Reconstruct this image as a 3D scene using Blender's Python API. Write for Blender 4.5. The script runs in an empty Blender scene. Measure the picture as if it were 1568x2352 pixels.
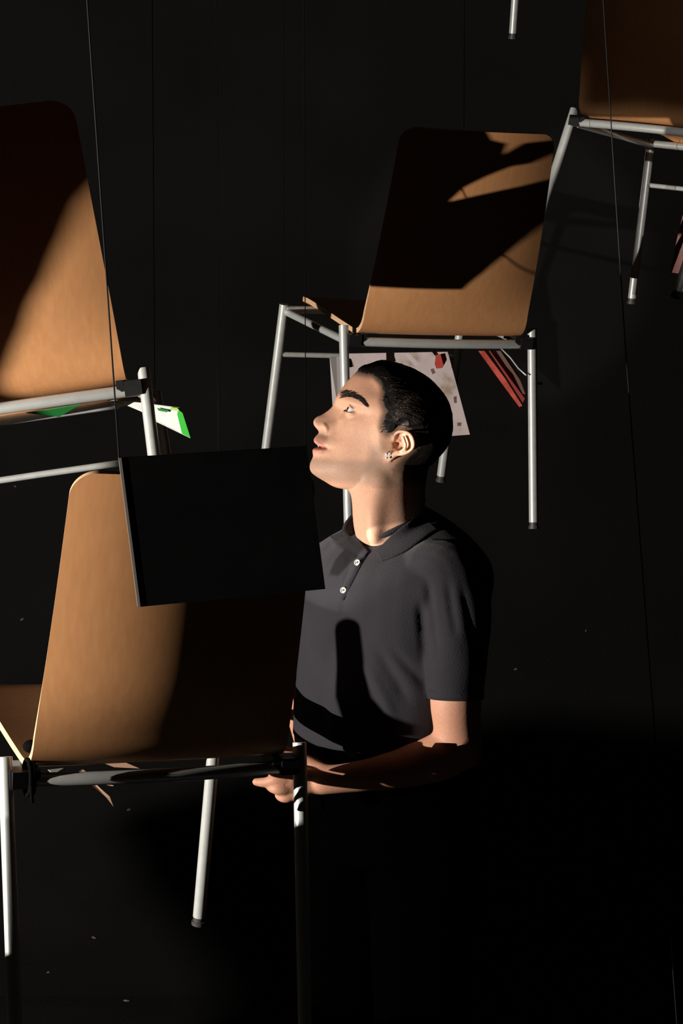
import bpy, bmesh, math, random
import numpy as np
from mathutils import Vector, Matrix, Euler, noise
from mathutils.bvhtree import BVHTree

# ------------------------------------------------------------------ camera, world, lights, exposure
S = bpy.context.scene
COL = S.collection
FPX, PITCH, CAM_H = 6680.0, math.radians(6), 2.02
cam_d = bpy.data.cameras.new('camera')
cam_d.sensor_fit = 'VERTICAL'; cam_d.sensor_height = 36.0; cam_d.lens = FPX / 2352 * 36.0
cam_d.clip_start = 0.1; cam_d.clip_end = 60
cam = bpy.data.objects.new('camera', cam_d); COL.objects.link(cam)
cam.location = (0, 0, CAM_H); cam.rotation_euler = (math.pi/2 - PITCH, 0, 0)
S.camera = cam
w = bpy.data.worlds.new('world'); S.world = w; w.use_nodes = True
w.node_tree.nodes['Background'].inputs[0].default_value = (0.5, 0.5, 0.55, 1)
w.node_tree.nodes['Background'].inputs[1].default_value = 0.0015
S.view_settings.view_transform = 'Standard'; S.view_settings.look = 'None'
S.view_settings.exposure = 0.0; S.view_settings.gamma = 1.0; S.view_settings.use_curve_mapping = False

LAMP = Vector((-3.0, 3.15, 1.45))
LAMP2 = Vector((1.5, 1.5, 2.7))
YOFF = 0.0
def spot(name, loc, target, power, size, blend, radius, color):
    d = bpy.data.lights.new(name, 'SPOT'); d.energy = power; d.spot_size = math.radians(size); d.spot_blend = blend
    d.shadow_soft_size = radius; d.color = color
    o = bpy.data.objects.new(name, d); COL.objects.link(o); o.location = loc
    o.rotation_euler = (Vector(target) - Vector(loc)).to_track_quat('-Z', 'Y').to_euler()
    return o
spot('key_spotlight', LAMP, (0.1, 5.9, 1.5), 860, 104, 0.3, 0.0038, (1.0, 0.93, 0.84))
spot('added_back_chair_spot', LAMP2, (0.80, 7.2, 2.08), 500, 7.5, 0.4, 0.02, (1.0, 0.93, 0.86))  # added lamp, brightens the tubes of the top right chair
spot('added_low_face_spot', (-2.0, 3.72, 0.80), (0.03, 4.70, 1.645), 430, 13, 0.45, 0.015, (1.0, 0.90, 0.80))  # added lamp, lights head and neck from below
spot('added_back_chair_fill', (1.9, 1.5, 3.6), (0.95, 7.2, 2.5), 34, 11, 0.8, 0.05, (1.0, 0.88, 0.78))  # added weak fill for the back of the top right chair

# ------------------------------------------------------------------ helpers
def at(px, py, Y):
    Y = Y + YOFF
    u = -(py - 1176) / FPX; x = (px - 784) / FPX
    dy = math.cos(PITCH) + u*math.sin(PITCH); dz = -math.sin(PITCH) + u*math.cos(PITCH)
    k = Y / dy
    return Vector((x*k, Y, CAM_H + dz*k))
def to_px(p):
    x, y, z = p[0], p[1], p[2] - CAM_H
    d = y*math.cos(PITCH) - z*math.sin(PITCH); u = y*math.sin(PITCH) + z*math.cos(PITCH)
    return 784 + FPX*x/d, 1176 - FPX*u/d
def tag(o, label=None, cat=None, group=None, kind=None):
    if label: o['label'] = label
    if cat: o['category'] = cat
    if group: o['group'] = group
    if kind: o['kind'] = kind
    return o
def empty(name, loc=(0, 0, 0), rot=(0, 0, 0)):
    o = bpy.data.objects.new(name, None); COL.objects.link(o); o.location = loc; o.rotation_euler = rot
    o.empty_display_size = 0.1
    return o
def mesh_obj(name, verts, faces, mats, parent=None, smooth=True, fmat=None):
    me = bpy.data.meshes.new(name)
    me.from_pydata([tuple(v) for v in verts], [], [tuple(f) for f in faces])
    if not isinstance(mats, (list, tuple)): mats = [mats]
    for m in mats: me.materials.append(m)
    if smooth: me.polygons.foreach_set('use_smooth', [True]*len(me.polygons))
    if fmat: me.polygons.foreach_set('material_index', fmat)
    me.update()
    o = bpy.data.objects.new(name, me); COL.objects.link(o)
    if parent: o.parent = parent
    return o
class MB:
    def __init__(s): s.v = []; s.f = []; s.m = []
    def add(s, v, f, mi=0):
        n = len(s.v); s.v += [tuple(p) for p in v]; s.f += [tuple(i+n for i in q) for q in f]; s.m += [mi]*len(f)
        return s
    def obj(s, name, mats, parent=None, smooth=True): return mesh_obj(name, s.v, s.f, mats, parent, smooth, s.m)
    def tube(s, path, r, n=16, mi=0, cap=True, flat=False, squash=None):
        path = [Vector(p) for p in path]; R = r if isinstance(r, (list, tuple)) else [r]*len(path)
        V = []; Fa = []
        t0 = (path[1]-path[0]).normalized()
        up = Vector((0, 0, 1)) if abs(t0.z) < 0.9 else Vector((0, 1, 0))
        a = t0.cross(up).normalized()
        for i, p in enumerate(path):
            t = (path[min(i+1, len(path)-1)] - path[max(i-1, 0)]).normalized()
            a = (a - t*a.dot(t)).normalized(); b = t.cross(a)
            for k in range(n):
                c = 2*math.pi*k/n
                V.append(p + a*math.cos(c)*R[i] + b*math.sin(c)*R[i]*(squash or 1))
        for i in range(len(path)-1):
            for k in range(n):
                Fa.append((i*n+k, i*n+(k+1) % n, (i+1)*n+(k+1) % n, (i+1)*n+k))
        if cap:
            if flat:
                m = len(V); V += V[:n]; Fa.append(tuple(m+k for k in range(n-1, -1, -1)))
                e = (len(path)-1)*n; m = len(V); V += V[e:e+n]; Fa.append(tuple(m+k for k in range(n)))
            else:
                Fa.append(tuple(range(n-1, -1, -1))); e = (len(path)-1)*n; Fa.append(tuple(e+k for k in range(n)))
        return s.add(V, Fa, mi)
    def ball(s, c, r, n=16, m=12, mi=0):
        c = Vector(c); rr = Vector(r) if hasattr(r, '__len__') else Vector((r, r, r))
        V = [c + Vector((0, 0, rr.z))]; Fa = []
        for i in range(1, m):
            th = math.pi*i/m
            for k in range(n):
                ph = 2*math.pi*k/n
                V.append(c + Vector((rr.x*math.sin(th)*math.cos(ph), rr.y*math.sin(th)*math.sin(ph), rr.z*math.cos(th))))
        V.append(c - Vector((0, 0, rr.z)))
        for k in range(n): Fa.append((0, 1+k, 1+(k+1) % n))
        for i in range(m-2):
            for k in range(n):
                a = 1+i*n; Fa.append((a+k, a+n+k, a+n+(k+1) % n, a+(k+1) % n))
        a = 1+(m-2)*n; e = len(V)-1
        for k in range(n): Fa.append((a+k, e, a+(k+1) % n))
        return s.add(V, Fa, mi)
    def limb(s, pts, n=20):
        """pts: (point, radius); round ended limb, densely resampled"""
        P = [Vector(p) for p, r in pts]; R = [r for p, r in pts]
        path, rad = resample(P, R, 6)
        s.tube(path, rad, n)
        s.ball(P[0], R[0]*0.985); s.ball(P[-1], R[-1]*0.985)
        return s
    def box(s, c, d, mi=0, rot=None):
        c = Vector(c); V = []
        for x in (-1, 1):
            for y in (-1, 1):
                for z in (-1, 1):
                    p = Vector((x*d[0]/2, y*d[1]/2, z*d[2]/2))
                    if rot: p = rot @ p
                    V.append(c+p)
        return s.add(V, [(0, 1, 3, 2), (4, 6, 7, 5), (0, 4, 5, 1), (2, 3, 7, 6), (0, 2, 6, 4), (1, 5, 7, 3)], mi)
def resample(P, R, k):
    """Catmull-Rom through points"""
    if len(P) == 2:
        return [P[0].lerp(P[1], i/k) for i in range(k+1)], [R[0]+(R[1]-R[0])*i/k for i in range(k+1)]
    path = []; rad = []
    for i in range(len(P)-1):
        p0 = P[max(i-1, 0)]; p1 = P[i]; p2 = P[i+1]; p3 = P[min(i+2, len(P)-1)]
        for j in range(k):
            t = j/k
            path.append(0.5*((2*p1)+(p2-p0)*t+(2*p0-5*p1+4*p2-p3)*t*t+(3*p1-p0-3*p2+p3)*t**3))
            rad.append(R[i]+(R[i+1]-R[i])*(t*t*(3-2*t)))
    path.append(P[-1]); rad.append(R[-1])
    return path, rad
def slab(pts, thick, axis=None):
    """a flat polygon given real thickness"""
    pts = [Vector(p) for p in pts]; c = sum(pts, Vector())/len(pts)
    nrm = Vector()
    for i in range(len(pts)): nrm += (pts[i]-c).cross(pts[(i+1) % len(pts)]-c)
    nrm = Vector(axis) if axis else nrm.normalized()
    n = len(pts); V = [p - nrm*thick/2 for p in pts] + [p + nrm*thick/2 for p in pts]
    F = [tuple(range(n-1, -1, -1)), tuple(range(n, 2*n))] + [(i, (i+1) % n, n+(i+1) % n, n+i) for i in range(n)]
    return V, F
def smst(a, b, x):
    t = min(1, max(0, (x-a)/(b-a))); return t*t*(3-2*t)

# ------------------------------------------------------------------ materials
def mat(name, col, rough=0.6, metal=0.0, spec=0.5, build=None):
    m = bpy.data.materials.new(name); m.use_nodes = True
    b = m.node_tree.nodes['Principled BSDF']
    b.inputs['Base Color'].default_value = (*col, 1); b.inputs['Roughness'].default_value = rough
    b.inputs['Metallic'].default_value = metal; b.inputs['Specular IOR Level'].default_value = spec
    if build: build(m.node_tree, b)
    return m
def nnode(nt, t, **kw):
    n = nt.nodes.new(t)
    for k, v in kw.items():
        if k in n.inputs: n.inputs[k].default_value = v
        else: setattr(n, k, v)
    return n
def coords(nt, scale=(1, 1, 1), src='Object'):
    tc = nnode(nt, 'ShaderNodeTexCoord'); mp = nnode(nt, 'ShaderNodeMapping'); mp.inputs['Scale'].default_value = scale
    nt.links.new(tc.outputs[src], mp.inputs['Vector']); return mp.outputs['Vector']
def ramp(nt, fac, stops):
    r = nnode(nt, 'ShaderNodeValToRGB'); e = r.color_ramp.elements
    while len(e) < len(stops): e.new(0.5)
    for q, (p, c) in zip(e, stops): q.position = p; q.color = (*c, 1)
    nt.links.new(fac, r.inputs['Fac']); return r.outputs['Color']
def noise_col(scale, stops, vec_scale=(1, 1, 1), detail=4, bump=0.0, bscale=None, bdist=0.001, rough=0.5):
    def f(nt, b):
        v = coords(nt, vec_scale)
        n = nnode(nt, 'ShaderNodeTexNoise', Scale=scale, Detail=detail, Roughness=rough); nt.links.new(v, n.inputs['Vector'])
        nt.links.new(ramp(nt, n.outputs['Fac'], stops), b.inputs['Base Color'])
        if bump:
            n2 = nnode(nt, 'ShaderNodeTexNoise', Scale=bscale or scale, Detail=3); nt.links.new(v, n2.inputs['Vector'])
            bp = nnode(nt, 'ShaderNodeBump', Strength=bump, Distance=bdist)
            nt.links.new(n2.outputs['Fac'], bp.inputs['Height']); nt.links.new(bp.outputs['Normal'], b.inputs['Normal'])
    return f
M_wood = mat('beech_veneer', (.62, .30, .13), .45, spec=.3, build=noise_col(9, [(.25, (.56, .262, .108)), (.5, (.60, .285, .120)), (.75, (.64, .31, .134))], (14, 14, .35), 6))
M_ply = mat('plywood_edge', (.80, .50, .30), .6, build=noise_col(30, [(.3, (.70, .42, .24)), (.7, (.86, .56, .34))], (.3, .3, 6)))
M_steel = mat('satin_steel_tube', (.62, .64, .62), .38, .35, build=noise_col(60, [(.3, (.58, .60, .58)), (.7, (.66, .68, .66))]))
M_black = mat('black_plastic', (.012, .012, .012), .45, spec=.3, build=noise_col(40, [(.3, (.010, .010, .010)), (.7, (.016, .016, .016))]))
M_rubber = mat('foot_rubber', (.05, .05, .05), .5)
M_cord = mat('black_cord', (.003, .003, .003), .9, spec=.05)
M_wire = mat('grey_wire', (.022, .023, .022), .7, spec=.1)
M_panel = mat('matte_black_panel', (.002, .002, .002), .8, spec=.05, build=noise_col(14, [(.3, (.0012, .0012, .0014)), (.7, (.0028, .0024, .0026))]))
M_panel_edge = mat('panel_rim', (.16, .14, .125), .5)
M_wall = mat('black_wall_paint', (.016, .016, .015), .95, spec=.05, build=noise_col(2.2, [(.3, (.0088, .0088, .0083)), (.7, (.0124, .0124, .0117))], bump=.4, bscale=120, bdist=.004))
M_floor = mat('black_stage_floor', (.03, .03, .03), .9, spec=.05, build=noise_col(3, [(.3, (.025, .025, .0235)), (.7, (.036, .036, .034))], bump=.3, bscale=90, bdist=.003))
M_shirt = mat('charcoal_pique', (.030, .029, .036), .85, spec=.25)
def shirt_nodes(nt, b):
    v = coords(nt)
    n = nnode(nt, 'ShaderNodeTexNoise', Scale=12.0, Detail=4.0); nt.links.new(v, n.inputs['Vector'])
    nt.links.new(ramp(nt, n.outputs['Fac'], [(.3, (.0150, .0138, .0185)), (.7, (.0205, .0188, .0248))]), b.inputs['Base Color'])
    n2 = nnode(nt, 'ShaderNodeTexVoronoi', Scale=620.0); nt.links.new(v, n2.inputs['Vector'])
    bp = nnode(nt, 'ShaderNodeBump', Strength=.5, Distance=.0012)
    nt.links.new(n2.outputs['Distance'], bp.inputs['Height']); nt.links.new(bp.outputs['Normal'], b.inputs['Normal'])
    b.inputs['Sheen Weight'].default_value = .06; b.inputs['Sheen Roughness'].default_value = .5
shirt_nodes(M_shirt.node_tree, M_shirt.node_tree.nodes['Principled BSDF'])
M_trouser = mat('black_trouser_cloth', (.0004, .0004, .0005), 1.0, spec=.0)
M_shoe = mat('black_leather', (.008, .008, .008), .5)
def skin_nodes(nt, b):
    a = nnode(nt, 'ShaderNodeVertexColor'); a.layer_name = 'pigment'
    v = coords(nt)
    n = nnode(nt, 'ShaderNodeTexNoise', Scale=260.0, Detail=4.0); nt.links.new(v, n.inputs['Vector'])
    mx = nnode(nt, 'ShaderNodeMix', data_type='RGBA', blend_type='MULTIPLY'); mx.inputs[0].default_value = .28
    nt.links.new(a.outputs['Color'], mx.inputs[6]); nt.links.new(ramp(nt, n.outputs['Fac'], [(.35, (.72, .66, .62)), (.6, (1, 1, 1))]), mx.inputs[7])
    nt.links.new(mx.outputs[2], b.inputs['Base Color'])
    bp = nnode(nt, 'ShaderNodeBump', Strength=.22, Distance=.0006)
    nt.links.new(n.outputs['Fac'], bp.inputs['Height']); nt.links.new(bp.outputs['Normal'], b.inputs['Normal'])
    b.inputs['Subsurface Weight'].default_value = .12; b.inputs['Subsurface Radius'].default_value = (.008, .003, .0015)
    b.inputs['Subsurface Scale'].default_value = .6
M_skin = mat('skin', (.6, .36, .25), .56, spec=.28, build=skin_nodes)
M_hair = mat('dark_hair', (.0065, .005, .0045), .5, spec=.28)
M_brow = mat('eyebrow_hair', (.018, .013, .010), .7, spec=.2)
M_eye = mat('eye_white', (.72, .68, .64), .12)
M_iris = mat('dark_brown_iris', (.015, .009, .006), .08)
M_button = mat('shell_button', (.62, .62, .55), .3)
M_hole = mat('button_thread', (.08, .08, .08), .8)
M_gold = mat('silver_earring', (.85, .85, .85), .25, .3)

# ------------------------------------------------------------------ the setting
def wall(name, c, d, m):
    o = MB().box(c, d).obj(name, m, smooth=False); tag(o, kind='structure'); return o
wall('floor', (0, 4, -.1), (13, 13.4, .2), M_floor)
def back_cove():
    prof = [(6.9, 0.002)] + [(7.3+2.2*math.sin(math.pi/2*i/28), 2.2-2.2*math.cos(math.pi/2*i/28)+.002) for i in range(29)] + [(9.5, 5.2), (9.7, 5.2), (9.7, 0.0), (6.9, 0.0)]
    n = len(prof); V = [(x, y, z) for x in (-6.4, 6.4) for y, z in prof]
    F = [(i, (i+1) % n, n+(i+1) % n, n+i) for i in range(n)] + [tuple(range(n-1, -1, -1)), tuple(range(n, 2*n))]
    o = mesh_obj('wall_back', V, F, M_wall); tag(o, kind='structure')
    for p in o.data.polygons: p.use_smooth = 0 < p.index < 29
    return BVHTree.FromPolygons(V, F)
BVH_BG = back_cove()
wall('wall_left', (-6.4, 4, 2.6), (.2, 11.4, 5.2), M_wall)
wall('wall_right', (6.4, 4, 2.6), (.2, 11.4, 5.2), M_wall)
wall('ceiling', (0, 4, 5.1), (13, 13.4, .2), M_wall)

# ------------------------------------------------------------------ the hanging chairs
WR, RTY, RTZ, RFX, RFY = .233, .0255, .436, .2284, -.0809
WF, FTY, FTZ, FFX, FFY = .2308, .4052, .4338, .2342, .4598
BOW = .020
def leg_path(k, rear):
    if rear: return Vector((k*WR, RTY, RTZ)), Vector((k*RFX, RFY, 0))
    return Vector((k*WF, FTY, FTZ)), Vector((k*FFX, FFY, 0))
def shell_mesh():
    prof = []
    A = [(.418, .434), (.410, .4445), (.395, .4495), (.36, .4505), (.30, .447), (.24, .443), (.18, .4385), (.12, .434), (.075, .4305)]
    prof += A
    p0, p1, p2 = (.055, .429), (-.002, .4235), (-.006, .478)
    for i in range(9):
        t = i/8; prof.append(tuple((1-t)**2*p0[j] + 2*t*(1-t)*p1[j] + t*t*p2[j] for j in (0, 1)))
    for i in range(1, 22):
        t = i/21; prof.append((-.006 + (-.0925+.006)*t - .006*math.sin(math.pi*t), .478 + (.897-.478)*t))
    tip = prof[-1]; prv = prof[-3]; prof = prof[:-2]
    for i in range(1, 17):
        t = math.sin(math.pi/2*i/16); prof.append((prv[0]+(tip[0]-prv[0])*t, prv[1]+(tip[1]-prv[1])*t))
    P = [Vector((0, y, z)) for y, z in prof]; n = len(P)
    L = [0]
    for i in range(1, n): L.append(L[-1] + (P[i]-P[i-1]).length)
    tot = L[-1]; NU = 28; T = .011
    def rnd(d, r): return 0 if d >= r else r - math.sqrt(max(0, r*r-(r-d)**2))
    grid = [[None]*(NU+1) for _ in range(n)]
    fold = L[len(A)+4]
    for i in range(n):
        s = L[i]
        if s < fold: hw = .190 + .011*smst(0, fold, s)
        else: hw = .201 - .017*(s-fold)/(tot-fold)
        hw -= rnd(s, .04) + rnd(tot-s, .036)
        bw = .029*smst(fold-.02, fold+.16, s) + .006*smst(fold-.1, fold, s)
        seat_dish = .006*(1-smst(fold-.12, fold, s))
        for k in range(NU+1):
            u = -1 + 2*k/NU; x = u*hw
            q = (1-(x/.2)**2)
            grid[i][k] = P[i] + Vector((x, -bw*q, -seat_dish*q))
    def nrm(i, k):
        a = grid[min(i+1, n-1)][k] - grid[max(i-1, 0)][k]; b = grid[i][min(k+1, NU)] - grid[i][max(k-1, 0)]
        return a.cross(b).normalized()
    V = []; F = []; fm = []
    N = [[nrm(i, k) for k in range(NU+1)] for i in range(n)]
    for sgn in (1, -1):
        base = len(V)
        for i in range(n):
            for k in range(NU+1): V.append(grid[i][k] + N[i][k]*sgn*T/2)
        for i in range(n-1):
            for k in range(NU):
                q = [base+i*(NU+1)+k, base+i*(NU+1)+k+1, base+(i+1)*(NU+1)+k+1, base+(i+1)*(NU+1)+k]
                F.append(tuple(q if sgn < 0 else q[::-1])); fm.append(0)
    loop = [(0, k) for k in range(NU+1)] + [(i, NU) for i in range(1, n)] + [(n-1, k) for k in range(NU-1, -1, -1)] + [(i, 0) for i in range(n-2, 0, -1)]
    base = len(V); m = len(loop)
    for i, k in loop:
        V.append(grid[i][k] + N[i][k]*T/2); V.append(grid[i][k] - N[i][k]*T/2)
    for j in range(m):
        a = base+2*j; b = base+2*((j+1) % m); F.append((a, a+1, b+1, b)); fm.append(1)
    return V, F, fm
SHELL = shell_mesh()
def bowed(xa, ya, z, bow, n=14):
    return [Vector((xa*(-1+2*i/n), ya - bow*(1-(-1+2*i/n)**2), z)) for i in range(n+1)]
def make_chair():
    t = empty('hanging_chair')
    V, F, fm = SHELL
    o = mesh_obj('seat_shell', V, F, [M_wood, M_ply], t, True, fm)
    for rear in (True, False):
        for k in (-1, 1):
            a, b = leg_path(k, rear)
            d = (b-a).normalized()
            lg = MB().tube([a - d*(.006 if rear else .0), a.lerp(b, .5), b - d*.012], .0108, 20, flat=True).obj('leg', M_steel, t)
            cp = MB().tube([b-d*.014, b-d*.003], .0100, 18, flat=True).tube([b-d*.004, b+d*.003], .0122, 18, flat=True).obj('foot_cap', M_rubber, lg)
    MB().tube(bowed(WR-.005, RTY-.004, .408, BOW), .0105, 16, flat=True).obj('rear_crossbar', M_steel, t)
    MB().tube(bowed(WF-.006, FTY-.002, .421, -.006), .0095, 16, flat=True).obj('front_crossbar', M_steel, t)
    a, b = leg_path(-1, False); c, d = leg_path(1, False)
    p, q = a.lerp(b, .28), c.lerp(d, .28)
    MB().tube([p, p.lerp(q, .5) + Vector((0, -.012, 0)), q], .0062, 14, flat=True).obj('rung', M_steel, t)
    for k in (-1, 1):
        MB().tube([(k*(WF-.008), FTY-.004, .415), (k*(WR-.012), RTY+.01, .405)], .0085, 14, flat=True).obj('side_rail', M_steel, t)
        MB().box((k*.212, .018, .411), (.030, .032, .026)).obj('bracket', M_black, t, smooth=False)
        MB().box((k*.190, .030, .417), (.012, .050, .020)).tube([(k*.190, .06, .424), (k*.190, .06, .414)], .010, 12, flat=True).obj('clamp', M_black, t, smooth=False)
    for k in (-1, 1):
        for y in (.10, .33):
            MB().ball((k*.13, y, .441+.02*(y-.1)), (.007, .007, .003), 12, 6).obj('rivet', M_steel, t)
    return t
def copy_tree(o, parent=None):
    c = o.copy(); COL.objects.link(c); c.parent = parent
    for ch in list(o.children): copy_tree(ch, c)
    return c
POSES = {
 'front': ((-.2974, 4.3548, .7603), (.10418, .02091, .3707), 'nearest wooden shell chair, lower left, its back fading into dark, black cord at the fold'),
 'left':  ((-.5058, 4.8891, 1.2800), (-.14191, -.14252, .02843), 'brightest wooden shell chair, cut off by the left edge, diagonal shadow across its back'),
 'middle': ((.1974, 6.5928, 1.3067), (.11532, .03337, .38759), 'wooden shell chair with striped shadows on its back, hanging behind the head of the man'),
 'right': ((.6802, 7.275, 1.8128), (-.15924, .10092, -.66914), 'dim brown tilted shell chair in the top right corner, seen from below'),
 'top':   ((.665, 8.2, 2.50), (.36, .03337, .30), 'chair above the picture, only one dim leg end hanging into view at the top'),
}
proto = make_chair(); CH = {}
for i, (k, (loc, rot, lab)) in enumerate(POSES.items()):
    c = proto if i == 0 else copy_tree(proto)
    c.location = loc; c.rotation_euler = rot
    tag(c, lab, 'chair', 'wooden shell chairs hanging from wires')
    CH[k] = Matrix.Translation(loc) @ Euler(rot, 'XYZ').to_matrix().to_4x4()
def cw(k, p): return CH[k] @ Vector(p)

# suspension wires: two thin black ones from the front leg tops of every chair up to the ceiling
wl = {'front': 'the nearest chair', 'left': 'the brightest chair', 'middle': 'the chair behind the man', 'right': 'the top right chair', 'top': 'the chair above the picture'}
for k in POSES:
    for s in (-1, 1):
        p = cw(k, (s*WF, FTY, FTZ+.004))
        o = MB().tube([p, (p.x, p.y, 5.0)], .0007, 6).obj('suspension_wire', M_cord)
        tag(o, 'thin black wire rising from the %s front corner of %s' % ('left' if s < 0 else 'right', wl[k]), 'wire', 'thin black wires carrying the chairs')
# black cord knotted round the fold of the nearest chair
cb = MB()
for dx in (0, .010):
    ring = []
    for i in range(25):
        a = 2*math.pi*i/24
        ring.append(cw('front', (-.2035+dx*.6-.0, .008 + .021*math.cos(a), .414 + .027*math.sin(a))))
    cb.tube(ring, .0032, 8)
a0 = cw('front', (-.203, -.012, .41))
cb.tube([a0, a0+Vector((.001, -.004, -.012)), a0+Vector((.002, 0, -.028))], .0028, 8)
cb.ball(cw('front', (-.190, .040, .452)), (.013, .012, .010)).ball(cw('front', (-.176, .052, .450)), (.010, .010, .008))
tag(cb.obj('black_cord', M_cord), 'short black cord knotted round the left fold of the nearest chair', 'cord')

# the two long visible wires
def wire(pts, r, m, lab, nm='hanging_wire'):
    tag(MB().tube(pts, r, 8).obj(nm, m), lab, 'wire'); 
top = at(200, 0, 4.085); bot = at(274, 1058, 4.085); d = (top-bot)
wire([bot, top, bot + d*((5.0-bot.z)/d.z)], .0012, M_wire, 'thin grey wire crossing the left chair down to the black board')
p = [at(1500, 1640, 5.0), at(1436, 800, 5.0), at(1402, 270, 5.0), at(1385, 0, 5.0)]
dd = (p[3]-p[2]); de = (p[0]-p[1])
wire([p[0]+de*((0.0-p[0].z)/de.z), p[0], p[1], p[2], p[3], p[3]+dd*((5.0-p[3].z)/dd.z)], .0011, M_wire, 'thin wire in front of the top right chair, running down the right side')

# ------------------------------------------------------------------ black hanging panel
pn = empty('hanging_board', at(510, 1200, 4.1))
q = [at(277, 1051, 4.085), at(703, 1025, 4.12), at(746, 1352, 4.12), at(321, 1393, 4.085)]
mi = pn.location
V, F = slab([v-mi for v in q], .010); f = [F[0], F[1]]
MB().add(V, F).obj('face_sheet', M_panel, pn, smooth=False)
# pale left rim strip
e0, e1 = q[0]-mi, q[3]-mi
n_ = (q[1]-q[0]).cross(q[3]-q[0]).normalized(); s_ = (q[1]-q[0]).normalized()
MB().add(*slab([e0 - s_*.0032, e0 + s_*.0006, e1 + s_*.0006, e1 - s_*.0032], .014, n_)).obj('rim', M_panel_edge, pn, smooth=False)
tag(pn, 'flat black rectangular board hanging in front of the nearest chair, left of the man', 'panel')
pr = at(702, 1027, 4.12)
wire([pr, (pr.x-.01, pr.y, 5.0)], .0007, M_cord, 'thin black wire rising from the upper right corner of the black board', 'suspension_wire')

# ------------------------------------------------------------------ papers and leaflets
def paper_nodes(stops, scale, extra=None):
    def f(nt, b):
        v = coords(nt)
        n = nnode(nt, 'ShaderNodeTexNoise', Scale=scale, Detail=5.0); nt.links.new(v, n.inputs['Vector'])
        nt.links.new(ramp(nt, n.outputs['Fac'], stops), b.inputs['Base Color'])
    return f
M_white = mat('white_paper', (.62, .64, .62), .7, build=paper_nodes([(.4, (.56, .58, .56)), (.7, (.68, .70, .68))], 60))
M_green = mat('green_print', (.03, .40, .03), .6)
M_dgreen = mat('dark_green_print', (.01, .16, .03), .6)
M_lime = mat('lime_print', (.30, .48, .10), .6)
M_rose = mat('rosy_printed_paper', (.5, .4, .4), .7, build=paper_nodes([(.30, (.26, .19, .13)), (.42, (.40, .33, .32)), (.62, (.46, .38, .38)), (.8, (.36, .26, .26))], 22))
M_rosew = mat('pale_paper_edge', (.55, .50, .50), .7)
M_redprint = mat('red_print', (.45, .05, .035), .6)
M_red = mat('red_paper', (.55, .06, .04), .6, build=paper_nodes([(.35, (.40, .035, .025)), (.65, (.62, .09, .06))], 40))
M_brownp = mat('brown_paper', (.16, .08, .06), .7)
M_pink = mat('pink_paper', (.62, .24, .22), .7, build=paper_nodes([(.35, (.50, .12, .13)), (.5, (.60, .25, .22)), (.7, (.70, .36, .33))], 14))
M_tan = mat('tan_paper', (.30, .17, .11), .8)
def sheet(name, poly, m, parent=None, thick=.0012):
    V, F = slab([at(*p) for p in poly], thick)
    return MB().add(V, F).obj(name, m, parent, smooth=False)
def thing(name, poly, m, lab, cat, extra=(), group=None, thick=.0012):
    o = sheet(name, poly, m, None, thick); tag(o, lab, cat, group)
    for nm, pl, mm in extra: sheet(nm, pl, mm, o, .0004)
    return o
# leaflet under the left chair
thing('leaflet', [(246, 917, 5.10), (330, 926, 5.05), (415, 937, 5.00), (437, 1006, 5.03), (352, 965, 5.07), (325, 945, 5.07), (292, 931, 5.08), (262, 935, 5.11)],
      M_white, 'white leaflet with a green edge sticking out under the brightest chair', 'leaflet',
      [('green_band', [(407, 952, 5.009), (409, 938, 5.000), (415.5, 937, 4.996), (437.5, 1006.5, 5.026), (418, 996, 5.029)], M_green),
       ('lime_patch', [(268, 920, 5.084), (284, 922, 5.075), (284, 928, 5.078), (270, 927, 5.087)], M_lime),
       ('lime_patch', [(391, 935, 5.009), (414, 938, 4.996), (414, 945, 4.999), (392, 941, 5.012)], M_lime),
       ('dark_green_print', [(361, 937, 5.028), (386, 942, 5.014), (384, 947, 5.018), (364, 943, 5.030)], M_dgreen)])
thing('leaflet', [(60, 948, 5.02), (108, 941, 5.00), (184, 929, 4.96), (136, 957, 5.02)], M_dgreen,
      'dark green leaflet corner showing between the tubes under the left chair', 'leaflet')
# papers under the middle chair
thing('magazine', [(800, 812, 6.90), (1028, 808, 6.80), (1079, 998, 6.84), (985, 1005, 6.88), (800, 1012, 6.96)], M_rose,
      'rosy printed paper hanging open behind the head of the man', 'paper',
      [('red_blot', [(1001, 815, 6.740), (1022, 811, 6.740), (1026, 826, 6.742), (1016, 845, 6.745), (1002, 847, 6.745), (998, 836, 6.742)], M_redprint),
       ('pale_stripe', [(925, 812, 6.74), (940, 812, 6.74), (966, 838, 6.745), (955, 842, 6.745)], M_rosew),
       ('dark_print', [(797, 822, 6.735), (806, 824, 6.735), (813, 842, 6.74), (797, 845, 6.74)], M_brownp),
       ('brown_spot', [(988, 848, 6.75), (996, 846, 6.75), (1000, 856, 6.75), (993, 860, 6.75)], M_brownp),
       ('brown_spot', [(1041, 912, 6.765), (1048, 910, 6.765), (1049, 925, 6.768), (1043, 926, 6.768)], M_brownp),
       ('brown_spot', [(1050, 970, 6.785), (1060, 971, 6.785), (1058, 979, 6.787), (1050, 978, 6.787)], M_brownp)])
thing('folded_paper', [(757, 820, 6.70), (772, 819, 6.71), (797, 818, 6.72), (797, 905, 6.74), (776, 940, 6.74), (764, 938, 6.74)], M_rosew,
      'pale folded paper edge beside the left rear leg of the chair behind the man', 'paper')
thing('red_brochure', [(1098, 806, 6.74), (1112, 806, 6.74), (1160, 870, 6.74), (1199, 932, 6.74), (1192, 935, 6.74), (1150, 878, 6.74)], M_red,
      'bright red brochure hanging under the chair behind the man, leftmost of the fanned brochures', 'brochure')
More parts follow.
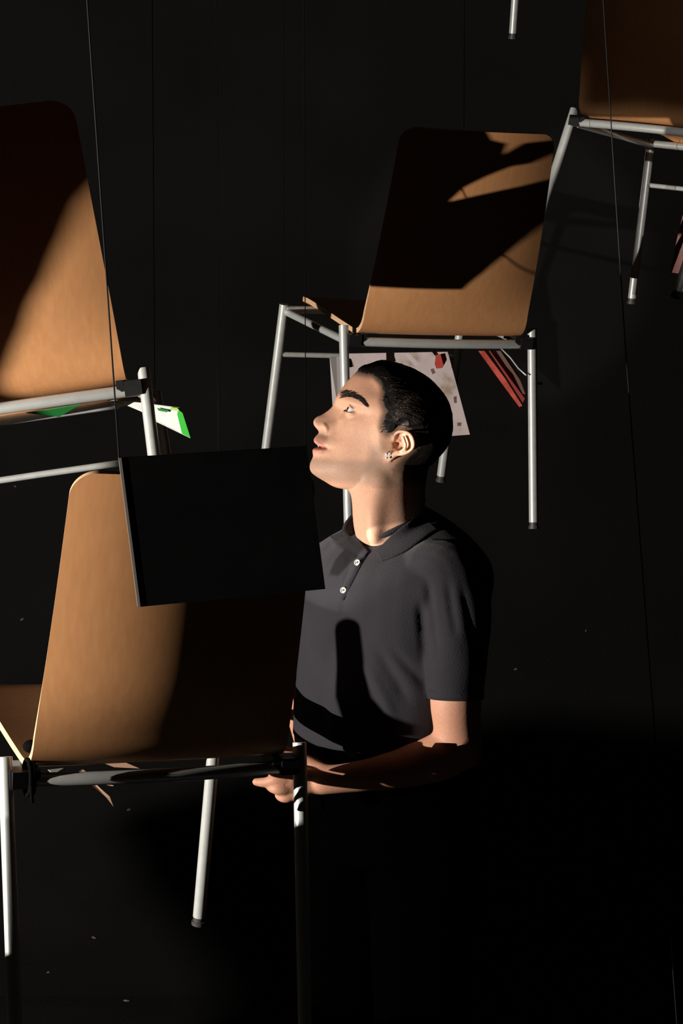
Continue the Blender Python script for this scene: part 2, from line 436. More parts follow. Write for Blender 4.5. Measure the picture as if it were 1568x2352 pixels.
thing('red_brochure', [(1122, 806, 6.77), (1132, 805, 6.77), (1178, 860, 6.77), (1205, 915, 6.77), (1200, 925, 6.77), (1165, 870, 6.77)],
      mat('dark_red_paper', (.30, .03, .025), .7), 'darker red brochure fanned just behind the bright red one', 'brochure')
thing('brown_brochure', [(1139, 806, 6.80), (1155, 806, 6.80), (1190, 862, 6.80), (1206, 905, 6.80), (1200, 905, 6.80), (1180, 868, 6.80)], M_brownp,
      'brown brochure, rightmost of the fan under the chair behind the man', 'brochure')
rw = MB(); rw.tube([at(1150, 800, 6.7), at(1172, 822, 6.68), at(1190, 846, 6.66), at(1208, 862, 6.63)], .0018, 8)
tag(rw.obj('rack_wire', M_steel), 'thin curved metal wire reaching the right rear leg of the chair behind the man', 'wire')
sb = cw('middle', (.233, -.0, .335))
cl = MB().tube([at(1222, 880, 6.66), at(1240, 880, 6.66)], .0035, 10, flat=True).ball(at(1241, 880, 6.66), .0048, 10, 8).obj('link_hook', M_steel)
tag(cl, 'small grey metal hook on the right rear leg of the chair behind the man', 'hook')
# papers under the nearest chair
pl_ = [([(182, 1772, 4.52), (190, 1771, 4.52), (225, 1806, 4.50), (252, 1830, 4.49), (260, 1852, 4.49), (245, 1832, 4.49), (215, 1806, 4.50)], 'tan sheaf of paper drooping lowest under the nearest chair'),
       ([(186, 1768, 4.55), (192, 1768, 4.55), (222, 1792, 4.55), (262, 1804, 4.55), (258, 1806, 4.55), (218, 1797, 4.55)], 'thin curled paper just above the drooping sheaf under the nearest chair'),
       ([(236, 1752, 4.60), (285, 1750, 4.60), (321, 1765, 4.60), (262, 1762, 4.60)], 'flat tan paper lying under the seat of the nearest chair'),
       ([(335, 1780, 4.62), (347, 1781, 4.62), (358, 1788, 4.62), (346, 1787, 4.62)], 'small pale paper corner under the middle of the nearest chair')]
for pl, lab in pl_:
    thing('loose_paper', pl, M_tan, lab, 'paper', group='loose papers under the nearest chair')
lp = MB(); lp.add(*slab([at(110, 1768, 4.40), at(146, 1764, 4.41), at(152, 1777, 4.41), at(122, 1779, 4.40)], .002))
tag(lp.obj('label_tag', M_white, smooth=False), 'small white tag on the crossbar under the nearest chair', 'tag')
# paper beside the right edge
thing('pink_paper', [(1567, 495, 7.30), (1600, 470, 7.32), (1620, 640, 7.32), (1560, 629, 7.30), (1539, 625, 7.30), (1552, 560, 7.30)], M_pink,
      'pink printed paper hanging at the right edge under the dim chair', 'paper')
thing('grey_paper', [(1560, 600, 7.34), (1610, 560, 7.36), (1610, 720, 7.36), (1556, 655, 7.34)], mat('grey_paper', (.35, .34, .33), .7),
      'grey paper strip behind the pink paper at the right edge', 'paper')

# scraps: tiny bits of tape stuck to the black wall and lying on the floor
random.seed(4)
spots = [(50, 1424, 9, 'w', 'left of the nearest chair back'), (1183, 1538, 8, 'w', 'right of the sleeve of the man'), (1345, 1450, 6, 'w', 'to the far right of the man'),
         (295, 1861, 9, 'w', 'just below the papers of the nearest chair'), (430, 1976, 12, 'f', 'left of the lit front leg of the nearest chair'), (500, 1943, 16, 'f', 'right of the lit front leg of the nearest chair'),
         (290, 2300, 12, 'f', 'near the bottom of the picture'), (215, 2155, 10, 'f', 'on the floor between the legs of the nearest chair'), (35, 1118, 6, 'w', 'under the rung of the left chair'), (110, 2235, 8, 'f', 'beside the left leg of the nearest chair')]
M_scrap = mat('dusty_tape', (.16, .13, .09), .9)
for px, py, sz, wf, where in spots:
    cp = Vector((0, 0, CAM_H)); dr = (at(px, py, 1.0)-cp).normalized(); h_ = BVH_BG.ray_cast(cp, dr); c, nn = h_[0], h_[1]
    if c is None: c = cp + dr*((.004-CAM_H)/dr.z); nn = Vector((0, 0, 1))
    if nn.dot(dr) > 0: nn = -nn
    a = random.uniform(0, 3); h = sz/FPX*c.y*.55; b = h*.45
    g1 = Vector((1, 0, 0)); g2 = nn.cross(g1).normalized(); c = c + nn*.002
    u = g1*math.cos(a)+g2*math.sin(a); v = nn.cross(u); nn = tuple(nn)
    V, F = slab([c-u*h-v*b*.6, c+u*h*.8-v*b, c+u*h+v*b*.4, c-u*h*.3+v*b], .003, nn)
    tag(MB().add(V, F).obj('tape_scrap', M_scrap, smooth=False), 'tiny dusty tape scrap %s' % where, 'scrap', 'tiny scraps on the black wall and floor')

# ------------------------------------------------------------------ the man
YOFF = 0.07
HD = 4.65      # distance of the middle plane of the head
SC = FPX/HD    # pixels per metre there
def HP(px, py, t):          # point of the head: side view position, t metres towards the near side
    p = at(px, py, HD); return Vector((p.x, p.y - t, p.z))
base = [(823,848),(792,882),(772,912),(763,933),(744,949),(727,957.5),(719.5,968),(723,979),(732,992),(724,1003),(720,1012),(729,1026),(717.5,1033),(718.5,1048),(711,1068),(716,1086),(744,1105),(777,1121),(840,1125),(900,1112),(975,1085),(1015,1042),(1035,1000),(1037,955),(1022,912),(985,870),(936,843),(882,829),(845,834)]
N_L = len(base)
cx, cy = 905, 975
sk = []
for i, (x, y) in enumerate(base):
    if i >= 20 or i == 0:
        d = math.hypot(x-cx, y-cy); k = (d-(8 if i != 0 else 2))/d; x, y = cx+(x-cx)*k, cy+(y-cy)*k
    sk.append((x, y))
def shrink(f, c=(925, 965)): return [(c[0]+(x-c[0])*f, c[1]+(y-c[1])*f) for x, y in sk]
def over(lst, dct):
    l = list(lst)
    for k, v in dct.items(): l[k] = v
    return l
SL = {}
SL[0] = sk
SL[9] = over(shrink(.995), {0:(824,850),1:(793,883),2:(773,913),3:(772,935),4:(757,952),5:(737,962),6:(725,970),7:(727,981),8:(736,994),9:(727,1004),10:(722.5,1012.5),11:(731,1026),12:(720,1033),13:(721,1048),14:(714,1068),15:(718,1086),16:(746,1104),17:(778,1120),18:(840,1124),19:(900,1111)})
SL[16] = over(shrink(.985), {0:(825,852),1:(795,885),2:(776,914),3:(785,938),4:(775,958),5:(764,966),6:(747,974),7:(744,985),8:(749,996),9:(736,1006),10:(732,1014),11:(737,1026.5),12:(729,1033),13:(728,1048),14:(720,1068),15:(724,1085),16:(750,1103),17:(781,1119),18:(841,1123),19:(900,1110)})
SL[22] = over(shrink(.97), {0:(827,855),1:(797,887),2:(780,915),3:(795,939),4:(780,961),5:(776,970),6:(770,981),7:(764,991),8:(757,1000),9:(747,1009),10:(742,1016),11:(746,1027),12:(739,1034),13:(736,1048),14:(729,1067),15:(732,1084),16:(756,1102),17:(785,1118),18:(842,1122),19:(900,1109)})
SL[32] = over(shrink(.93), {0:(833,862),1:(804,892),2:(788,917),3:(802,940),4:(793,962),5:(788,972),6:(784,982),7:(780,992),8:(775,1002),9:(768,1012),10:(765,1020),11:(764,1029),12:(761,1037),13:(757,1049),14:(751,1065),15:(754,1081),16:(772,1099),17:(798,1114),18:(846,1119),19:(899,1106)})
SL[45] = over(shrink(.83), {0:(848,876),1:(820,900),2:(806,921),3:(822,942),4:(812,962),5:(808,973),6:(806,983),7:(804,993),8:(801,1003),9:(798,1013),10:(795,1022),11:(793,1031),12:(791,1040),13:(789,1051),14:(788,1063),15:(792,1077),16:(806,1092),17:(826,1104),18:(858,1109),19:(896,1098)})
SL[56] = over(shrink(.68), {0:(866,892),1:(843,908),2:(832,926),3:(842,943),4:(838,960),5:(835,972),6:(834,983),7:(834,993),8:(834,1003),9:(834,1013),10:(834,1023),11:(835,1032),12:(836,1041),13:(838,1050),14:(841,1060),15:(848,1071),16:(860,1082),17:(874,1089),18:(888,1090),19:(903,1082)})
SL[66] = over(shrink(.48), {0:(882,905),1:(868,918),2:(862,932),3:(862,946),4:(860,960),5:(859,971),6:(859,981),7:(860,990),8:(861,999),9:(863,1008),10:(865,1016),11:(867,1023),12:(870,1030),13:(873,1037),14:(877,1044),15:(882,1051),16:(889,1056),17:(896,1058),18:(905,1056),19:(914,1049)})
SL[74] = over(shrink(.24), {k: (925+(x-925)*.55, 965+(y-965)*.5) for k, (x, y) in enumerate(shrink(.48)) if k < 20})
SL[77] = [(925+(x-925)*.35, 965+(y-965)*.35) for x, y in SL[74]]
ts = sorted(SL); TS = [-t for t in ts[::-1][:-1]] + ts
ARR = np.array([SL[abs(t)] for t in TS], float)
TSA = np.array(TS, float)
def cr1(P, i, t, closed):
    n = len(P)
    if closed: a, b, c, d = P[(i-1) % n], P[i % n], P[(i+1) % n], P[(i+2) % n]
    else: a, b, c, d = P[max(i-1, 0)], P[i], P[min(i+1, n-1)], P[min(i+2, n-1)]
    return .5*(2*b+(c-a)*t+(2*a-5*b+4*c-d)*t*t+(3*b-a-3*c+d)*t**3)
def hermite_t(t):           # finite-difference hermite interpolation over non-uniform slices
    i = int(np.clip(np.searchsorted(TSA, t)-1, 0, len(TSA)-2)); h = TSA[i+1]-TSA[i]; u = (t-TSA[i])/h
    def slope(j):
        if j == 0: return (ARR[1]-ARR[0])/(TSA[1]-TSA[0])
        if j == len(TSA)-1: return (ARR[-1]-ARR[-2])/(TSA[-1]-TSA[-2])
        a = (ARR[j]-ARR[j-1])/(TSA[j]-TSA[j-1]); b = (ARR[j+1]-ARR[j])/(TSA[j+1]-TSA[j])
        ha = TSA[j]-TSA[j-1]; hb = TSA[j+1]-TSA[j]
        return (a*hb+b*ha)/(ha+hb)
    return ((1+2*u)*(1-u)**2)*ARR[i] + (u*(1-u)**2)*h*slope(i) + (u*u*(3-2*u))*ARR[i+1] + (u*u*(u-1))*h*slope(i+1)
NS, SUB = 110, 8
tt = [77*math.sin(math.pi/2*(-1+2*j/(NS-1))) for j in range(NS)]
GRID = []
for t in tt:
    P = hermite_t(t); row = []
    for i in range(N_L):
        for k in range(SUB): row.append(cr1(P, i, k/SUB, True))
    GRID.append(row)
NP = N_L*SUB
body = MB()
V = [HP(x, y, t/1000) for t, row in zip(tt, GRID) for x, y in row]
F = [(j*NP+k, j*NP+(k+1) % NP, (j+1)*NP+(k+1) % NP, (j+1)*NP+k) for j in range(NS-1) for k in range(NP)]
c0 = len(V); V.append(sum(V[:NP], Vector())/NP); V.append(sum(V[(NS-1)*NP:NS*NP], Vector())/NP)
F += [(c0, (k+1) % NP, k) for k in range(NP)] + [(c0+1, (NS-1)*NP+k, (NS-1)*NP+(k+1) % NP) for k in range(NP)]
body.add(V, F)
HEADV = V; HEADF = F
bvh_head = BVHTree.FromPolygons([tuple(v) for v in V], F)
CAMP = Vector((0, 0, CAM_H))
def ray(px, py, bvh, far=False):
    d = (at(px, py, 1.0) - CAMP).normalized()
    h = bvh.ray_cast(CAMP, d); return h[0], h[1]

# eyelids: a shell with a lune opening over each eyeball
EYE_C = (812, 941); EYE_T = .0300; ER = .0118
face_f = Vector((-.935, 0, .355))
def eye_frame(s):
    lat = Vector((0, -s, 0)); ax = (lat*1.0 - face_f*.42).normalized()      # medial -> lateral, swept back
    f = (face_f - ax*face_f.dot(ax)).normalized(); u = ax.cross(f)*s
    if u.z < 0: u = -u
    return ax, f, u
for s in (1, -1):
    c = HP(EYE_C[0], EYE_C[1], s*EYE_T); ax, f, u = eye_frame(s)
    lo, hi = math.radians(-17), math.radians(24)
    V = []; F = []; NA, NB = 40, 26
    for r in (ER+.0018, ER-.003):
        for j in range(NB+1):
            th = math.radians(10)+(math.pi-math.radians(20))*j/NB
            for k in range(NA+1):
                ph = hi + (2*math.pi-(hi-lo))*k/NA
                V.append(c + (ax*math.cos(th) + (f*math.cos(ph)+u*math.sin(ph))*math.sin(th))*r)
    o2 = (NA+1)*(NB+1)
    for j in range(NB):
        for k in range(NA):
            a = j*(NA+1)+k; b = a+NA+1
            F.append((a, a+1, b+1, b)); F.append((o2+a, o2+b, o2+b+1, o2+a+1))
    for j in range(NB):
        a = j*(NA+1); b = a+NA+1; F.append((a, b, o2+b, o2+a)); a += NA; b += NA; F.append((a, o2+a, o2+b, b))
    for k in range(NA):
        F.append((k, o2+k, o2+k+1, k+1)); a = NB*(NA+1)+k; F.append((a, a+1, o2+a+1, o2+a))
    body.add(V, F)
# ears
def spl(pts, k=6):
    P = [Vector(p) for p in pts]; return resample(P, [0]*len(P), k)[0]
for s in (1, -1):
    def E(zx, zy, t): return HP(680+zx/3.92, 800+zy/3.92, s*(t+.0085))
    he = spl([E(868,842,.061), E(872,790,.066), E(880,745,.070), E(910,716,.075), (E(968,712,.080)), E(1022,742,.084), E(1046,800,.084), E(1040,850,.081), E(1005,888,.077), E(955,912,.074), E(915,918,.072)])
    body.tube(he, [.0024+.0006*math.sin(math.pi*i/(len(he)-1)) for i in range(len(he))], 12)
    an = spl([E(950,752,.076), E(962,790,.0765), E(975,830,.0765), E(966,868,.075), E(935,890,.073)])
    body.tube(an, [.0028]*len(an), 12)
    body.tube(spl([E(880,800,.064), E(905,806,.066), E(925,800,.067)]), .0018, 10)
    body.limb([(E(866,800,.060), .0042), (E(858,835,.062), .0046)])                   # tragus
    body.limb([(E(905,905,.069), .0052), (E(862,928,.067), .0056), (E(838,950,.065), .0060), (E(828,970,.063), .0045)])   # lobe
    # thin disc of cartilage behind the rims
    V = []; F = []
    ring = [E(x, y, t) for x, y, t in [(875,760,.064),(905,725,.069),(965,720,.073),(1020,748,.078),(1040,800,.079),(1034,848,.076),(1000,880,.072),(955,903,.069),(905,905,.065),(872,880,.060),(866,820,.057)]]
    back = [p + Vector((.004, s*.010, 0)) for p in ring]
    mid = E(918, 832, .0590); mb = mid + Vector((0, s*.012, 0)); n = len(ring)
    V = ring + back + [mid, mb]
    F = [(i, (i+1) % n, n+(i+1) % n, n+i) for i in range(n)] + [(2*n, (i+1) % n, i) for i in range(n)] + [(2*n+1, n+i, n+(i+1) % n) for i in range(n)]
    if s < 0: F = [q[::-1] for q in F]
    body.add(V, F)
# nostril wings
for s in (1, -1):
    body.limb([(HP(745, 976, s*.0135), .0042), (HP(751, 983, s*.0155), .0046), (HP(750, 992, s*.0145), .0040)])
    body.limb([(HP(731, 975, s*.006), .0060), (HP(728, 972, s*.003), .0062)])
# lips
def lip(pts, rr):
    P = []; R = []
    full = [(x, y, -t) for x, y, t in pts[::-1]][:-1] + pts
    RR = rr[::-1][:-1] + rr
    path, rad = resample([HP(x, y, t) for x, y, t in full], RR, 5); body.tube(path, rad, 12)
lip([(726.5, 1011, 0), (726.5, 1012, .006), (731, 1015, .012), (739, 1020, .018), (753, 1027, .0235)], [.0046, .0046, .0042, .0032, .0014])
lip([(724, 1035.5, 0), (724.5, 1035.5, .006), (729, 1035, .012), (738, 1033, .018), (753, 1028, .0235)], [.0048, .0048, .0043, .0031, .0014])

# neck, trunk, arms, hands (world points from the side view position and distance)
def W(px, py, Y, r): return (at(px, py, Y), r)
body.limb([W(905, 1040, 4.65, .060), W(893, 1100, 4.645, .062), W(892, 1165, 4.64, .0605), W(900, 1225, 4.65, .060), W(925, 1290, 4.68, .062)])
body.limb([W(850, 1080, 4.65, .040), W(872, 1140, 4.645, .047), W(872, 1200, 4.635, .045), W(884, 1236, 4.63, .038)])  # front of throat
body.limb([W(880, 1100, 4.60, .020), W(862, 1170, 4.592, .020), W(858, 1235, 4.588, .014)])   # sternomastoid cord
body.limb([W(915, 1340, 4.67, .080), W(903, 1400, 4.65, .105), W(895, 1550, 4.65, .100), W(890, 1720, 4.65, .100), W(890, 1860, 4.65, .105)])
NV = Vector((-.77, -.64, 0)); LV = Vector((.64, -.77, 0))
ns = at(908, 1300, 4.655)
for s in (1, -1):
    body.limb([(ns + LV*s*.03 + Vector((0, 0, -.03)), .052), (ns + LV*s*(.15 if s > 0 else .12) + Vector((0, 0, -.045)), .042)])
# near arm

body.limb([(at(1046, 1325, 4.53), .048), (at(1048, 1450, 4.50), .044), (at(1046, 1600, 4.485), .0415), (at(1050, 1670, 4.485), .0385), (at(1056, 1710, 4.487), .0385)])
body.limb([(at(1057, 1716, 4.487), .0365), (at(1010, 1738, 4.485), .0390), (at(960, 1754, 4.485), .0355), (at(900, 1770, 4.477), .0305), (at(840, 1781, 4.470), .0262), (at(790, 1788, 4.467), .0242), (at(745, 1792, 4.467), .0235)])
body.limb([(at(1074, 1733, 4.50), .024), (at(1082, 1738, 4.50), .019)])     # point of the elbow
# near hand round the crossbar: back of the hand to the camera
HB = 4.465

kn = [((676, 1774), .0105), ((667, 1793), .0108), ((668, 1812), .0102), ((677, 1828), .0090)]
for (x, y), r in kn:
    body.limb([(at(745, 1778+(y-1774)*.55+2, HB+.008), .0125), (at((745+x)/2, (1792+y)/2, HB+.002), .0125), (at(x, y, HB-.006), r*1.05)])
fing = [
 [((676, 1774), -.006, .0098), ((648, 1770), -.008, .0092), ((622, 1767), -.002, .0084), ((600, 1763), .004, .0066)],
 [((667, 1793), -.006, .0104), ((636, 1791), -.010, .0096), ((610, 1797), -.004, .0084), ((588, 1796), .002, .0066)],
 [((668, 1812), -.006, .0100), ((640, 1813), -.012, .0094), ((622, 1806), -.002, .0084), ((632, 1797), .012, .0074)],
 [((677, 1828), -.004, .0090), ((655, 1833), -.008, .0082), ((641, 1826), .002, .0076), ((650, 1814), .014, .0068)]]
for fg in fing: body.limb([(at(x, y, HB+dy), r) for (x, y), dy, r in fg], 14)
body.limb([(at(757, 1778, HB+.010), .0140), (at(722, 1758, HB+.018), .0125), (at(680, 1738, HB+.022), .0105), (at(650, 1725, HB+.020), .0098), (at(617, 1719, HB+.014), .0082)], 14)
# far arm: elbow shows between chair back and shirt, hand rests on the far side of the seat
body.limb([(ns - LV*.150 + Vector((0, 0, -.05)), .042), (at(705, 1450, 4.80), .040), (at(690, 1590, 4.83), .036)])
body.limb([(at(690, 1595, 4.83), .034), (at(715, 1690, 4.83), .032), (at(740, 1790, 4.82), .025)])
body.limb([(at(740, 1790, 4.82), .024), (at(748, 1840, 4.81), .026)])
for k in range(4):
    body.limb([(at(735+k*10, 1850, 4.80), .0098), (at(734+k*10, 1885, 4.79), .0090), (at(736+k*9, 1915-k*3, 4.785), .0078)], 12)
body.limb([(at(730, 1830, 4.80), .011), (at(716, 1858, 4.785), .010), (at(718, 1880, 4.775), .008)], 12)

def finalize(mb, name, mats, parent, voxel, smooth_it, attr=None, smf=.5):
    me = bpy.data.meshes.new(name + '_raw'); me.from_pydata([tuple(v) for v in mb.v], [], mb.f); me.update()
    o = bpy.data.objects.new(name + '_raw', me); COL.objects.link(o)
    m = o.modifiers.new('r', 'REMESH'); m.mode = 'VOXEL'; m.voxel_size = voxel; m.use_smooth_shade = True
    if smooth_it: s = o.modifiers.new('s', 'SMOOTH'); s.factor = smf; s.iterations = smooth_it
    dg = bpy.context.evaluated_depsgraph_get(); dg.update()
    ev = o.evaluated_get(dg); nm = bpy.data.meshes.new_from_object(ev)
    bpy.data.objects.remove(o); bpy.data.meshes.remove(me)
    nm.name = name; nm.materials.clear()
    for q in (mats if isinstance(mats, (list, tuple)) else [mats]): nm.materials.append(q)
    nm.polygons.foreach_set('use_smooth', [True]*len(nm.polygons))
    r = bpy.data.objects.new(name, nm); COL.objects.link(r)
    if parent: r.parent = parent
    return r
# consistent outward normals so the voxel union is solid
def fix_normals(mb):
    bm = bmesh.new()
    vs = [bm.verts.new(v) for v in mb.v]
    for f in mb.f:
        try: bm.faces.new([vs[i] for i in f])
        except ValueError: pass
    bmesh.ops.recalc_face_normals(bm, faces=bm.faces)
    bm.verts.index_update()
    mb.f = [tuple(v.index for v in f.verts) for f in bm.faces]; mb.m = [0]*len(mb.f); bm.free()
fix_normals(body)
person = finalize(body, 'person', M_skin, None, .0017, 3)
tag(person, 'person with slicked dark hair in a dark polo shirt, looking up, hand on a chair', 'person')
hl = [(815,853),(836,858),(857,861),(873,876),(878,898),(874,913),(883,940),(876,957),(873,974),(886,990),(899,988),(910,977),(936,975),(952,990),(956,1018),(944,1034),(925,1050),(918,1072),(925,1092),(1010,1092),(1100,1100),(1100,760),(780,760)]
HL = np.array(hl, float)
def sdist_np(x, y):
    ins = np.zeros(len(x), bool); dm = np.full(len(x), 1e9); n = len(hl)
    for i in range(n):
        x1, y1 = hl[i]; x2, y2 = hl[(i+1) % n]
        if y1 != y2: ins ^= ((y1 > y) != (y2 > y)) & (x < (x2-x1)*(y-y1)/(y2-y1)+x1)
        dx, dy = x2-x1, y2-y1; t = np.clip(((x-x1)*dx+(y-y1)*dy)/(dx*dx+dy*dy), 0, 1)
        dm = np.minimum(dm, np.hypot(x-x1-t*dx, y-y1-t*dy))
    return np.where(ins, dm, -dm)
# pigment: lips, stubble, and shade put into the forehead
me = person.data; nv = len(me.vertices)
co = np.empty(nv*3, 'f'); me.vertices.foreach_get('co', co); co = co.reshape(-1, 3).astype(float)
dz = co[:, 2]-CAM_H; dd_ = co[:, 1]*math.cos(PITCH)-dz*math.sin(PITCH); uu = co[:, 1]*math.sin(PITCH)+dz*math.cos(PITCH)
# undo the closeness of the near side so that masks are the same on both sides of the face
HE = HD+YOFF
k_ = co[:, 1]/HE
PX = 784+FPX*co[:, 0]/(dd_+(HE-co[:, 1])*math.cos(PITCH))
PY = 1176-FPX*(uu+(HE-co[:, 1])*math.sin(PITCH))/(dd_+(HE-co[:, 1])*math.cos(PITCH))
T_ = HE-co[:, 1]
def sm(a, b, x): t = np.clip((x-a)/(b-a), 0, 1); return t*t*(3-2*t)
ed = np.empty(len(me.edges)*2, 'i'); me.edges.foreach_get('vertices', ed); ed = ed.reshape(-1, 2)
deg = np.bincount(ed.ravel(), minlength=nv).astype(float)[:, None]
def relax(m, it):
    global co
    for _ in range(it):
        acc = np.zeros_like(co)
        for q in range(3):
            acc[:, q] = np.bincount(ed[:, 0], co[ed[:, 1], q], nv)+np.bincount(ed[:, 1], co[ed[:, 0], q], nv)
        co = co + (acc/deg-co)*m[:, None]*.7
neckm = sm(1112, 1150, PY+(PX-800)*.25)*(PY < 1420)
relax(neckm, 160); relax((PY > 1500)*sm(700, 760, PX)*.9, 60); relax((PY > 1500)*1.0, 5)
relax(((PX > 830) & (PX < 892) & (PY > 950) & (PY < 1110))*.9, 40)
relax(((PX > 775) & (PX < 900) & (PY > 880) & (PY < 1110) & ~((PX < 840) & (PY < 965)))*.8, 12)
for sg in (1, -1):
    q = np.array(HP(736, 984, sg*.0085)); d2 = ((co-q)**2).sum(1)
    co += np.array([.0045, 0, .0030])*np.exp(-d2/(.0026**2))[:, None]
for sg in (1, -1):
    q = np.array(HP(680+902/3.92, 800+830/3.92, sg*.074)); d2 = ((co-q)**2).sum(1)
    co += np.array([0, sg*.0075, 0])*np.exp(-d2/(.0060**2))[:, None]
ly = 1025.5+(PX-728)*.10
gap = (PY < 1140)*np.exp(-((PY-ly)/2.6)**2)*sm(756, 742, PX)*(np.abs(T_) < .026)*sm(716, 722, PX)
co += np.array([.0050, 0, 0])*gap[:, None]
me.vertices.foreach_set('co', co.astype('f').ravel()); me.update()
colr = np.tile(np.array([.62, .36, .245]), (nv, 1))
def mixc(c, m):
    global colr
    m = np.clip(m, 0, 1)[:, None]; colr = colr*(1-m)+np.array(c)*m
isface = (PY < 1140) & (PX < 1060)
arm = sm(1500, 1600, PY)
mixc((.50, .235, .15), arm*.75)
mixc((.60, .31, .20), isface*sm(960, 900, PY)*.6)  # darker forehead: shade mixed into the skin colour
# beard shadow along jaw, chin and upper lip
jaw = isface*sm(1040, 1058, PY+ (PX-720)*-.02)*sm(1112, 1092, PY-(PX-720)*.04)
ul = isface*sm(22, 8, np.hypot((PX-738), (PY-1001)*1.2))
side = isface*sm(34, 6, np.abs(PX-865-(PY-1040)*-.25))*sm(990, 1030, PY)*sm(1100, 1070, PY)
mixc((.27, .19, .145), .55*jaw); mixc((.24, .15, .11), .65*ul); mixc((.22, .14, .095), .62*side)
hlx = sdist_np(PX, PY)
mixc((.10, .065, .045), isface*sm(-15, 3, hlx)*.85)
lips = isface*sm(1004, 1009, PY)*sm(1042, 1038, PY)*sm(757-np.abs(T_)*300, 741, PX)*(np.abs(T_) < .026)
mixc((.52, .20, .165), lips*.65)
mixc((.16, .04, .035), gap*.9)
a = me.color_attributes.new('pigment', 'FLOAT_COLOR', 'POINT')
a.data.foreach_set('color', np.concatenate([colr, np.ones((nv, 1))], 1).astype('f').ravel())
pv = [tuple(c) for c in co]; pf = [tuple(p.vertices) for p in me.polygons]
bvh_body = BVHTree.FromPolygons(pv, pf)

MB().ball(HP(732, 1022.5, 0), (.0022, .0115, .0026), 16, 10).obj('teeth', M_eye, person)
# eyes
for s in (1, -1):
    c = HP(EYE_C[0], EYE_C[1], s*EYE_T)
    eb = MB().ball(c, ER, 32, 24).obj('eyeball', M_eye, person)
    gaze = (Vector((-.90, -.10, .42))).normalized(); g1 = gaze.orthogonal().normalized(); g2 = gaze.cross(g1)
    V = []; F = []; nr, na = 6, 32
    for i in range(nr+1):
        th = math.radians(31)*i/nr
        for k in range(na):
            ph = 2*math.pi*k/na; V.append(c + (gaze*math.cos(th) + (g1*math.cos(ph)+g2*math.sin(ph))*math.sin(th))*(ER+.0004))
    F = [(i*na+k, i*na+(k+1) % na, (i+1)*na+(k+1) % na, (i+1)*na+k) for i in range(nr) for k in range(na)]
    MB().add(V, F).obj('iris', M_iris, eb)
# eyebrows: short hairs rooted on the skin
def surf(px, py, s):
    """point on the near (s=1) or far (s=-1) side of the face at a side view position"""
    o = HP(px, py, s*.20); h = bvh_body.ray_cast(o, Vector((0, s, 0)))
    return h[0], h[1]
random.seed(7)
for s in (1, -1):
    b = MB()
    ctr = [(780, 907), (792, 902), (806, 903), (820, 908), (830, 915), (839, 924)]
    for n in range(470):
        u = random.random(); i = min(int(u*5), 4); f_ = u*5-i
        x = ctr[i][0]*(1-f_)+ctr[i+1][0]*f_; y = ctr[i][1]*(1-f_)+ctr[i+1][1]*f_
        hw = 7.5*(1-.62*u)
        x += random.uniform(-2, 2); y += random.uniform(-hw, hw)
        p, nn = surf(x, y, s)
        if p is None or abs(p.y-HE) < .004: continue
        L = random.uniform(6, 11); ang = math.radians(-25+60*u+random.uniform(-14, 14))
        p2, n2 = surf(x+L*math.cos(ang), y+L*math.sin(ang), s)
        if p2 is None: continue
        b.tube([p, p.lerp(p2, .5)+nn*.0012, p2+n2*.0008], [.00023, .00020, .00006], 5)
    b.obj('eyebrow', M_brow, person)
# upper lashes
for s in (1, -1):
    c = HP(EYE_C[0], EYE_C[1], s*EYE_T); ax, f, u = eye_frame(s); b = MB(); bl = MB()
    for sg, ph0, n in ((1, 25, 34), (-1, -18, 20)):
        for k in range(n):
            th = math.radians(35+110*k/(n-1)); ph = math.radians(ph0)
            d0 = ax*math.cos(th)+(f*math.cos(ph)+u*math.sin(ph))*math.sin(th)
            ph = math.radians(ph0+sg*9)
            d1 = ax*math.cos(th)+(f*math.cos(ph)+u*math.sin(ph))*math.sin(th)
            b.tube([c+d0*(ER+.0012), c+d0*(ER+.004)+u*sg*.0005, c+d1*(ER+(.0075 if sg > 0 else .005))], [.00022, .0002, .00006], 4)
    b.obj('eyelash', M_brow, person)

# hair: combed back cap with strand relief, plus loose strands
def sdist(x, y):
    ins = False; dm = 1e9; n = len(hl)
    for i in range(n):
        x1, y1 = hl[i]; x2, y2 = hl[(i+1) % n]
        if (y1 > y) != (y2 > y) and x < (x2-x1)*(y-y1)/(y2-y1)+x1: ins = not ins
        dx, dy = x2-x1, y2-y1; t = max(0, min(1, ((x-x1)*dx+(y-y1)*dy)/(dx*dx+dy*dy)))
        dm = min(dm, math.hypot(x-x1-t*dx, y-y1-t*dy))
    return dm if ins else -dm
def hair_h(x, y, t):
    # the hairline rises towards the middle of the forehead
    sd = sdist(x, y)
    full = .0068 if y < 1010 else .0068 - .0040*smst(1010, 1080, y)
    full = full + (.0024-full)*smst(935, 885, x)*smst(880, 915, y)
    full = full*(.22+.78*smst(0, 34, sd))
    rr = math.hypot(x-925, (y-990)); an = math.atan2(y-990, x-925)
    st = noise.noise(Vector((rr*.30, t*240, an*2.2))) + .6*noise.noise(Vector((rr*.75, t*520, an*3.0)))
    return -.004 + (.004+full)*smst(-4, 6, sd + 3*noise.noise(Vector((x*.25, y*.25, t*200)))) + .0010*st*smst(2, 30, sd)
hv = []; hf = []; hp = []
NS2, SUB2 = 150, 14
for j in range(NS2):
    t = 76.8*math.sin(math.pi/2*(-1+2*j/(NS2-1))); P = hermite_t(t); 
    for i in range(N_L):
        for k in range(SUB2): hp.append((*cr1(P, i, k/SUB2, True), t/1000))
NP2 = N_L*SUB2
HPv = [HP(*q) for q in hp]; hh = [hair_h(*q) for q in hp]
